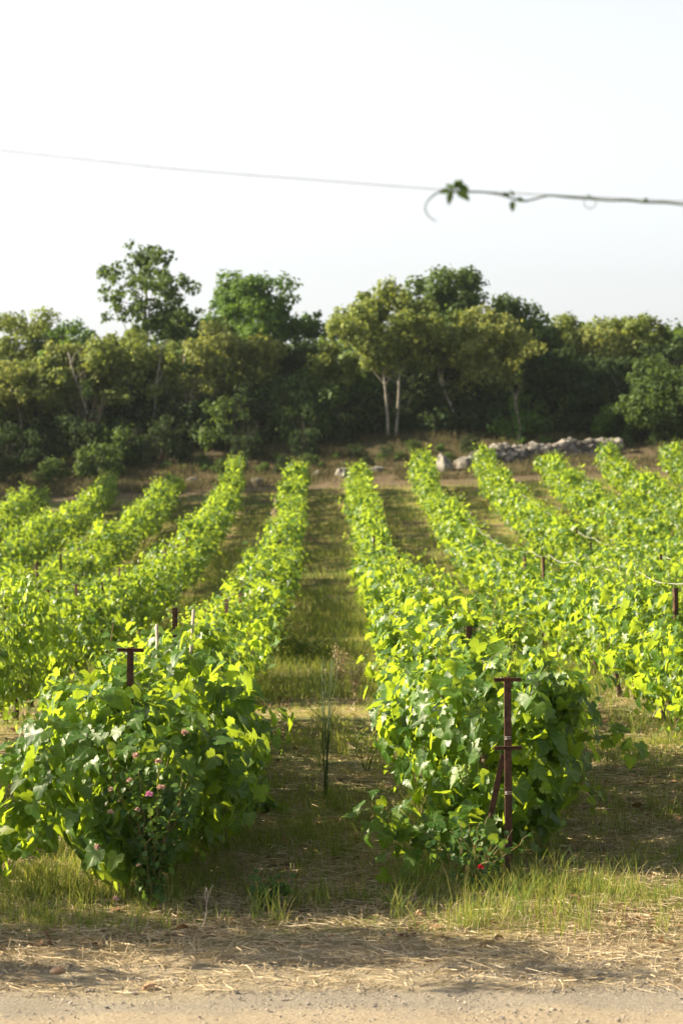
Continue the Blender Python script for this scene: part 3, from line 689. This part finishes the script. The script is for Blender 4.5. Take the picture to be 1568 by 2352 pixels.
TR = [  # px, top y, half width px, depth, crown base frac, material, label, extra
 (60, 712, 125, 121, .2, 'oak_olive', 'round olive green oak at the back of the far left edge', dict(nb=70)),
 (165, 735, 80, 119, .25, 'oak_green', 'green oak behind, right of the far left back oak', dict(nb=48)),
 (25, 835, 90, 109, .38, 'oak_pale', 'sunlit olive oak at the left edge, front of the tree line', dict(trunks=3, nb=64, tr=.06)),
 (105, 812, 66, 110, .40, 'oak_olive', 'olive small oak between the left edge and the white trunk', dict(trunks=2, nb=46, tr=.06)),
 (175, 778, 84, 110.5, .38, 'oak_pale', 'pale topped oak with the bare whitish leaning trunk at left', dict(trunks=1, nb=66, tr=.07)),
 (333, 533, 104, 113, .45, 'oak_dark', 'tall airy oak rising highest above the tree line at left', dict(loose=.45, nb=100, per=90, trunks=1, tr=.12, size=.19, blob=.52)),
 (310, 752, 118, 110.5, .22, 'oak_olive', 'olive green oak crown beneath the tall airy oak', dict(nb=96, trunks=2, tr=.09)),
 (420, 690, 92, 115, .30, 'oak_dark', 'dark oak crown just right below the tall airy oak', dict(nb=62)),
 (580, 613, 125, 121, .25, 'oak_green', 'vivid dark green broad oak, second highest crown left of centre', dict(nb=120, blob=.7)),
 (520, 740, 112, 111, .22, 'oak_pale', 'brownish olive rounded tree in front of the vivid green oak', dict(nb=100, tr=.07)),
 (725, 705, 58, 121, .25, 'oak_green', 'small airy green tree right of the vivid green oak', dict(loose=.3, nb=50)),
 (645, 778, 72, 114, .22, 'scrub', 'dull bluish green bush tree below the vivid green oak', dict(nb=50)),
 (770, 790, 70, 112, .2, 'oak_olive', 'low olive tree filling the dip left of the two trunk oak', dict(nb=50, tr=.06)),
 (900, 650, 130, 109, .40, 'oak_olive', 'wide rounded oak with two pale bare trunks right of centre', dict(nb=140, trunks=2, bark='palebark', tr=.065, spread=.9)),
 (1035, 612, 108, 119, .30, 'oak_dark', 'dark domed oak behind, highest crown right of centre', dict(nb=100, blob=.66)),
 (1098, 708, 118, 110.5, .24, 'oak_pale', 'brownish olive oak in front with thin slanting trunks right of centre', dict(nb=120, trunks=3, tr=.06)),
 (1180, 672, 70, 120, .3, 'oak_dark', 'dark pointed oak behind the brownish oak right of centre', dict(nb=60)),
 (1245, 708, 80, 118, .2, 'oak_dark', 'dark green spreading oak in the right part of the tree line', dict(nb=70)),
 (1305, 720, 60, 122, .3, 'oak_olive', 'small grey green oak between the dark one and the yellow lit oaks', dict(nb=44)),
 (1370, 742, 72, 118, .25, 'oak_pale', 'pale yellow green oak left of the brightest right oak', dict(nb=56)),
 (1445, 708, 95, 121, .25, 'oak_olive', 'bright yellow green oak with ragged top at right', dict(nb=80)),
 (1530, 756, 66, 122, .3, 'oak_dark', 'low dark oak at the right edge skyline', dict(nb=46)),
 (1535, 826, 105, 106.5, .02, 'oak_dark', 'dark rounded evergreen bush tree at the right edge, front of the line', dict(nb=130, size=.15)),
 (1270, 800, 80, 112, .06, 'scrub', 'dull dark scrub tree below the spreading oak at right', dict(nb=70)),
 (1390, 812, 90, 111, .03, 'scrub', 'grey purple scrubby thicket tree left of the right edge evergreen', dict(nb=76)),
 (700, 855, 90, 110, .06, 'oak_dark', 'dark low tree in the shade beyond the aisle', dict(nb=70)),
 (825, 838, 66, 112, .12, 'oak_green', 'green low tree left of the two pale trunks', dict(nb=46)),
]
g = np.random.default_rng(11)
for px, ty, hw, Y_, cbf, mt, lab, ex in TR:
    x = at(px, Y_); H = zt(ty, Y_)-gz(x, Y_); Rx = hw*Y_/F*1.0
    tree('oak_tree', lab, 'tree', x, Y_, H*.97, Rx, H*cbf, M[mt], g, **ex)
# trees past the left frame edge, whose shade falls on the row ends
for x, Y_, H in ((-18.5, 101, 10), (-19, 96.5, 11.5), (-24, 100, 12.5), (-22, 94.5, 10)):
    tree('oak_tree', 'shady oak beyond the left end of the tree line' , 'tree', x, Y_, H, 3., 1.5, M['oak_dark'], g, nb=60, per=110, size=.24)
for o in C.objects:
    if o.get('label') == 'shady oak beyond the left end of the tree line': o['group'] = 'oaks past the left edge'

# unseen tree added outside the left edge to throw shade over the near strip
tree('added_shade_tree', 'added unseen young tree outside the left edge, shading the track verge', 'tree', -3.95, 13.85, 3.3, .8, .5, M['oak_olive'], g, nb=34, per=230, size=.09, blob=.33, tr=.06)

tree('added_shade_tree', 'second added shade tree unseen outside the left edge, farther from the aisle', 'tree', -4.9, 14.75, 2.9, .85, .35, M['oak_olive'], g, nb=30, per=220, size=.09, blob=.33, tr=.06)  # another unseen caster, added to stretch the shade towards the left bush
# shrubs of the understorey: four kinds copied
def shrub_proto(g, mat, R_, H, n):
    bl = []
    for k in range(n):
        o = unit(g.normal(0, 1, 3)); o[2] = abs(o[2]); q_ = g.uniform(.2, 1)**.5
        b_ = g.uniform(.25, .5); bl.append((np.array([o[0]*R_*q_, o[1]*R_*q_, .15+o[2]*H*q_*.9]), np.array([b_, b_, b_*.8])))
    tb = MB()
    for k in range(9):
        a = g.uniform(0, 6.28); e = g.uniform(.3, 1)*R_
        tb.tube([(math.cos(a)*.15, math.sin(a)*.15, -.3), (math.cos(a)*e*.4+g.normal(0, .1), math.sin(a)*e*.4, H*.45), (math.cos(a)*e, math.sin(a)*e, H*.8)], [.03, .02, .006], 5, False)
    return crown(g, bl, 150, .14).mesh('foliage', mat), tb.mesh('stems', M['twig'])
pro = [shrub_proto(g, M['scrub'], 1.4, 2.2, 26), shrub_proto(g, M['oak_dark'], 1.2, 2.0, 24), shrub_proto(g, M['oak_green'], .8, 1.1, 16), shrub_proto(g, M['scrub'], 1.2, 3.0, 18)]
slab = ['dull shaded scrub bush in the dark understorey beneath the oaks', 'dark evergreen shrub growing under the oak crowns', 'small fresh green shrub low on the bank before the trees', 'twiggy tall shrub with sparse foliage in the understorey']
cnt = 0
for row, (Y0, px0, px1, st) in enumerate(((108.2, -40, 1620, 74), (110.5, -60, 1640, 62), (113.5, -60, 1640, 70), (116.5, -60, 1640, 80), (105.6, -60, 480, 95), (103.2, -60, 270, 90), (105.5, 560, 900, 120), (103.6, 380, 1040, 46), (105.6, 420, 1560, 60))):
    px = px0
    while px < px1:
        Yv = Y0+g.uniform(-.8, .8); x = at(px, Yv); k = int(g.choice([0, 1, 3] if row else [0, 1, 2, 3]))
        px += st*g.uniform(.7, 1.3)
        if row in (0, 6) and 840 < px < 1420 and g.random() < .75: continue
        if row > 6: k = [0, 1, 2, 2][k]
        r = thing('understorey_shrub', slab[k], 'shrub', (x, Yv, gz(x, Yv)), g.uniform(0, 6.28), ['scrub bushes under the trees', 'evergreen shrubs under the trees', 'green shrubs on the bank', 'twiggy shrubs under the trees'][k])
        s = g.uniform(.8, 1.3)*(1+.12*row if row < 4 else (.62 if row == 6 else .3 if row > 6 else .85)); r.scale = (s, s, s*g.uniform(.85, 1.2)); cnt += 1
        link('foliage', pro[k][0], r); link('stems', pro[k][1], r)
# bare slender stems among the left trees
for px, Y_, H, ln, lab in ((220, 108.6, 4.6, -14, 'pale bare leaning trunk standing before the dark left thicket'), (55, 108.5, 3.6, -8, 'thin bare grey trunk near the left edge thicket'),
                           (330, 109, 4.2, 12, 'dark slanting bare trunk right of the pale leaning one'), (1050, 109, 2.6, -16, 'thin bare slanting trunk right of the two pale trunks'),
                           (1187, 106.5, 2.0, 2, 'ivy covered stump standing above the stone wall')):
    x = at(px, Y_); r = thing('bare_trunk', lab, 'tree', (x, Y_, gz(x, Y_))); a = R(ln); mb = MB(); n_ = 9
    P = [(math.sin(a)*H*t+.12*math.sin(5*t), 0, -.2+(H+.2)*t) for t in np.linspace(0, 1, n_)]
    mb.tube(P, np.linspace(.075, .03, n_), 6)
    for k in range(6):
        i0 = int(g.integers(4, 9)) if k else 5; s_ = np.array(P[min(i0, n_-1)]); mb.tube([s_, s_+[g.normal(0, .15), g.normal(0, .2), .45], s_+[g.normal(0, .3), g.normal(0, .3), .9]], [.025, .015, .005], 4, False)
    mb.build('trunk', M['palebark' if 'pale' in lab else 'treebark'], r)
    if 'ivy' in lab: crown(g, [(np.array(p), np.array([.3, .3, .3])) for p in P], 60, .12).build('ivy', M['oak_green'], r)
# wood further back: one mass
bl = []
for k in range(420):
    Yv = g.uniform(126, 150); x = g.uniform(-26, 26); bl.append((np.array([x, Yv, gz(x, Yv)+g.uniform(.3, 2.6)]), np.array([1.3, 1.3, 1.1])))
o = crown(g, bl, 26, .42).build('distant_wood', M['oak_dark']); tag(o, 'distant dark oak wood closing the view behind the tree line', 'wood', kind='stuff')

# ------------------------------------------------------------------ wire overhead with climbing tendril
YW = 6.6
def pw(px, py, Y_=YW): return (at(px, Y_), Y_, zt(py, Y_))
P = [pw(px, py) for px, py in ((-2600, -20), (-1500, 130), (-600, 262), (0, 345), (400, 388), (1000, 434), (1568, 462), (2400, 480), (3400, 470))]
t = np.linspace(0, 1, 60); q = np.linspace(0, 1, len(P)); P = np.array(P); W_ = np.stack([np.interp(t, q, P[:, k]) for k in range(3)], 1)
mb = MB(); mb.tube(W_, .0016, 6); tag(mb.build('overhead_wire', M['wire']), 'thin pale wire stretched across the sky in the foreground', 'wire')
r = thing('climbing_shoot', 'young vine shoot with a curled tip winding along the overhead wire', 'vine shoot', tuple(pw(1568, 462)))
o0 = np.array(r.location); mb = MB()
K = [(1002, 508), (985, 498), (975, 480), (980, 462), (998, 445), (1020, 436), (1042, 440), (1075, 440), (1110, 440), (1150, 446), (1185, 458), (1205, 462), (1235, 454), (1262, 447), (1300, 452), (1345, 455), (1400, 460), (1440, 459), (1480, 464), (1530, 464), (1575, 470), (1700, 473), (1900, 480), (2200, 480), (2500, 484)]
P = np.array([pw(a, b, YW-.004) for a, b in K])-o0
t = np.linspace(0, 1, 120); q = np.linspace(0, 1, len(P)); P = np.stack([np.interp(t, q, P[:, k]) for k in range(3)], 1)
P[1:-1] = (P[:-2]+P[1:-1]*2+P[2:])/4; P[1:-1] = (P[:-2]+P[1:-1]*2+P[2:])/4
mb.tube(P, np.interp(t, [0, .15, 1], [.0013, .0026, .0036]), 6)
mb.tube(np.array([pw(1355+14*math.cos(a), 464+14*math.sin(a), YW-.01) for a in np.linspace(-1.8, 3.9, 14)])-o0, .0011, 5)
mb.build('stem', M['stalk'], r)
mb = MB()
def lf(a, b, ang, s):
    c = np.array(pw(a, b, YW-.01))-o0; d = np.array([[math.cos(ang), -.3, math.sin(ang)]]); mb.leaves(c[None], np.array([[.3*math.sin(ang), -1, .5]]), d, s*.8, OVAL, .5)
for a in ((1040, 436, 1.9, .045), (1042, 432, .9, .06), (1048, 430, .35, .055), (1050, 438, -.7, .065), (1038, 440, -1.9, .055), (1035, 436, 3.3, .05), (1046, 434, 1.3, .05), (1055, 432, 0.1, .045),
          (1180, 450, 1.7, .035), (1184, 456, -.1, .04), (1178, 460, -1.6, .05), (1172, 448, 2.8, .035), (1186, 460, .6, .03), (1355, 452, 1.9, .018), (1482, 464, 1.2, .03), (1478, 466, 2.5, .02)): lf(a[0], a[1], a[2], a[3]*.85)
mb.build('leaves', M['oak_dark'], r)
for s, px in ((-1, -2600), (1, 3400)):
    x = at(px, YW); zt_ = W_[0 if s < 0 else -1][2]; r = thing('pergola_pole', 'tall timber pole holding the %s end of the overhead wire' % ('left' if s < 0 else 'right'), 'pole', (x, YW, gz(x, YW)))
    mb = MB(); mb.tube([(0, 0, -.3), (0, 0, 1.5), (0, 0, zt_-gz(x, YW)+.1)], [.06, .055, .05], 10); mb.build('pole_shaft', M['stake'], r)

# ------------------------------------------------------------------ grass, straw, gravel, litter (stuff)
BL = np.array([(-.5, 0), (.5, 0), (-.42, .35), (.42, .35), (-.28, .7), (.28, .7), (0, 1.)]); BT = np.array([(0, 1, 3), (0, 3, 2), (2, 3, 5), (2, 5, 4), (4, 5, 6)])
def blades(x, y, h, wd, g, lean=.5, z=None, flat=False):
    n = len(x); z = ground(x, y) if z is None else z
    a = g.uniform(0, 2*np.pi, n); f = g.uniform(0, 2*np.pi, n); ln = g.uniform(.05, lean, n)*h
    t = BL[None, :, 1]; s = BL[None, :, 0]
    if flat:
        X_ = x[:, None]+np.cos(a)[:, None]*h[:, None]*(t-.5)+s*wd[:, None]*-np.sin(a)[:, None]+np.sin(a)[:, None]*(t-.5)**2*h[:, None]*ln[:, None]*8
        Y_ = y[:, None]+np.sin(a)[:, None]*h[:, None]*(t-.5)+s*wd[:, None]*np.cos(a)[:, None]-np.cos(a)[:, None]*(t-.5)**2*h[:, None]*ln[:, None]*8
        up = g.uniform(.004, .03, n)[:, None]; tl = g.normal(0, .12, n)[:, None]
        Z_ = z[:, None]+up+tl*(t-.5)*h[:, None]+s*wd[:, None]*g.uniform(-1, 1, n)[:, None]
    else:
        X_ = x[:, None]+np.cos(a)[:, None]*ln[:, None]*t**2+s*wd[:, None]*np.cos(f)[:, None]
        Y_ = y[:, None]+np.sin(a)[:, None]*ln[:, None]*t**2+s*wd[:, None]*np.sin(f)[:, None]
        Z_ = z[:, None]-.01+h[:, None]*t*(1-.25*t*(ln/h)[:, None])
    V_ = np.stack([X_, Y_, Z_], -1).reshape(-1, 3); T_ = (BT[None]+(np.arange(n)*7)[:, None, None]).reshape(-1, 3)
    return V_, T_
def scatter(n, y0, y1, g, marg=1.2, pw_=1.0):
    y = y0*(y1/y0)**(g.random(n)**pw_); hwid = .15*y+marg; x = g.uniform(-1, 1, n)*hwid+.0
    return x, y
def green_map(x, y):
    d = np.minimum(np.abs(x-XL1), np.minimum(np.abs(x-XR1), np.abs(x-XR1-2.55)))
    row = np.exp(-(d/.62)**2)*np.clip((y-13.8)/.8, 0, 1)
    pat = np.clip((fbm(x*2.3+30, y*2.3, 3)-.40)*4, .05, 1)
    return np.clip((fbm(x*1.1+3, y*.8, 4)-.42)*4, 0, 1)*.75*np.clip((y-13.8)/1.2, 0, 1) + row*.75*pat
g = np.random.default_rng(21)
# near tall green grass
x, y = scatter(230000, 13.3, 34, g); k = g.random(len(x)) < green_map(x, y)*1.0; x, y = x[k], y[k]
cl = fbm(x*6, y*6, 2); h = (.03+.10*cl**2*2)*g.uniform(.5, 1.3, len(x)); h *= np.where(green_map(x, y) > .7, 1.25, .8)
V_, T_ = blades(x, y, h, .0045*(1+(y-13)/25), g, .9)
# clumps of taller tufts
cx, cy = scatter(900, 13.8, 36, g); n = 26
x2 = np.repeat(cx, n)+g.normal(0, .04, len(cx)*n); y2 = np.repeat(cy, n)+g.normal(0, .04, len(cx)*n)
k = np.repeat(g.random(len(cx)) < green_map(cx, cy)+.12+.3*(np.abs(cx-3.2) < .8), n); x2, y2 = x2[k], y2[k]
h2_ = g.uniform(.12, .32, len(x2)); V2, T2 = blades(x2, y2, h2_, np.full(len(x2), .005), g, .8)
mb = MB(); mb.add(V_, T_); mb.add(V2, T2)
# bright tufts before the right post
for px, py, n, hh in ((1190, 2110, 200, .36), (1270, 2150, 120, .26), (1090, 2120, 100, .24), (1340, 2140, 70, .2), (300, 2130, 160, .22), (150, 2120, 110, .2), (430, 2120, 90, .2), (640, 1960, 60, .22), (1385, 2090, 120, .15), (80, 2060, 500, .2), (220, 2060, 500, .22), (360, 2070, 500, .2), (450, 2030, 360, .22), (470, 1930, 300, .25), (1050, 2050, 380, .2), (1180, 2060, 380, .22), (1300, 2060, 340, .2), (1390, 2000, 260, .2), (980, 1980, 200, .2), (1000, 2130, 110, .18), (60, 2130, 90, .16)):
    bx, by_ = by(px, py); n = int(n*.62); x3 = bx+g.normal(0, .17, n); y3 = by_+g.normal(0, .16, n)
    mb.add(*blades(x3, y3, hh*g.uniform(.4, 1.1, n), np.full(n, .0048), g, .9))
tag(mb.build('near_grass', M['grass']), 'green grass growing in tufts under the rows and along the near aisle', 'grass', kind='stuff')
# far grass
x, y = scatter(210000, 30, 98, g, 2, .8); k = g.random(len(x)) < np.clip((fbm(x*.8, y*.45, 4)-.34)*4, .2, 1)*np.clip(1-(y-60)/60, .25, 1); x, y = x[k], y[k]
V_, T_ = blades(x, y, g.uniform(.08, .32, len(x))*(.6+fbm(x*2, y*2, 2)), .007*y/33, g, .8)
tag(mesh_link := link('aisle_grass', mesh_np('aisle_grass', V_, T_, M['grass'])), 'mixed green and yellow grass of the farther aisles', 'grass', kind='stuff')
# dry straw lying flat
x, y = scatter(150000, 12.2, 40, g); k = g.random(len(x)) < np.where(y < 12.9, .5, 1)*np.clip(1.15-green_map(x, y)*.8, .2, 1)*np.clip((30-y)/14, .18, 1); x, y = x[k], y[k]
V_, T_ = blades(x, y, g.uniform(.04, .2, len(x)), .0042*(1+(y-12)/16)*g.uniform(.5, 1.4, len(x)), g, .3, flat=True)
mb = MB(); mb.add(V_, T_)
x, y = scatter(26000, 12.9, 40, g); V_, T_ = blades(x, y, g.uniform(.03, .13, len(x)), .0035*(1+(y-12)/16), g, 1.3); mb.add(V_, T_)
tag(mb.build('dry_straw', M['straw']), 'pale dry straw scattered over the ground along the track', 'straw', kind='stuff')
# dry grass on the bank
x, y = scatter(90000, 99.3, 110, g, 4); k = g.random(len(x)) < np.clip((fbm(x*.6, y*.6, 3)-.3)*3, .1, 1); x, y = x[k], y[k]
V_, T_ = blades(x, y, g.uniform(.1, .55, len(x))*(fbm(x*.9+5, y*.9, 2)+.2), np.full(len(x), .03), g, .9)
M['drygrass'] = leaf_mat('bank_grass', [(0, (.03, .045, .018)), (.6, (.08, .08, .035)), (1, (.18, .14, .08))], (.25, .22, .1), tw=.25, rough=.8, spec=.1)
tag(link('bank_grass', mesh_np('bank_grass', V_, T_, M['drygrass'])), 'dry tawny grass on the bank beyond the rows', 'grass', kind='stuff')
# dry leaves
x, y = scatter(9000, 13.4, 40, g); k = g.random(len(x)) < np.clip((fbm(x*1.4+9, y*1.4, 3)-.45)*5, .05, 1); x, y = x[k], y[k]; n = len(x)
mb = MB(); P = np.stack([x, y, ground(x, y)+.012], 1); mb.leaves(P, unit(g.normal(0, .35, (n, 3))+[0, 0, 1]), unit(g.normal(0, 1, (n, 3))*[1, 1, .2]), g.uniform(.03, .085, n), LEAF_LO, g.uniform(0, 4, n))
tag(mb.build('leaf_litter', M['litter']), 'brown dry leaves fallen on the soil between the rows', 'leaf litter', kind='stuff')
# gravel
V0, T0 = ico((0, 0, 0), 1, 1)
n = 26000; y = 10.5+2.9*g.random(n); x = g.uniform(-1, 1, n)*(.15*y+1); k = g.random(n) < np.where((y > 12.45) & (y < 13.1), 1, .38)*np.clip(fbm(x*1.5, y*3, 3)*2-.3, .1, 1); x, y = x[k], y[k]; n = len(x)
s = g.gamma(2.0, .0014, n)[:, None, None]+.0025
VV = (V0[None]*(1+g.normal(0, .13, (n, len(V0), 1))))*s*np.stack([g.uniform(.8, 1.4, n), g.uniform(.8, 1.3, n), g.uniform(.5, .8, n)], 1)[:, None, :]
VV += np.stack([x, y, ground(x, y)+.002], 1)[:, None, :]
TT = (T0[None]+(np.arange(n)*len(V0))[:, None, None]).reshape(-1, 3)
M['gravel'] = leaf_mat('gravel_stone', [(0, (.14, .135, .13)), (.5, (.28, .26, .24)), (.8, (.40, .33, .25)), (1, (.55, .52, .47))], (.2, .2, .2), tw=0, rough=.9, spec=.2)
tag(link('gravel', mesh_np('gravel', VV.reshape(-1, 3), TT, M['gravel'], False)), 'grey and tan gravel along the edge of the track', 'gravel', kind='stuff')

# ------------------------------------------------------------------ summer haze
zmin = float(Z.min())-1.0; hv = [(x, y, z) for x in (-905, 905) for y in (-65, 905) for z in (zmin, 24.0)]
me = bpy.data.meshes.new('haze'); me.from_pydata(hv, [], [(0, 1, 3, 2), (4, 6, 7, 5), (0, 4, 5, 1), (2, 3, 7, 6), (0, 2, 6, 4), (1, 5, 7, 3)])
m, n, L = nm('thin_haze'); pv = node(n, 'ShaderNodeVolumePrincipled'); pv.inputs['Color'].default_value = (.80, .92, 1, 1); pv.inputs['Density'].default_value = .00011
pv.inputs['Anisotropy'].default_value = .3
o = node(n, 'ShaderNodeOutputMaterial'); L.new(pv.outputs[0], o.inputs['Volume']); me.materials.append(m)
tag(link('haze', me), kind='stuff')
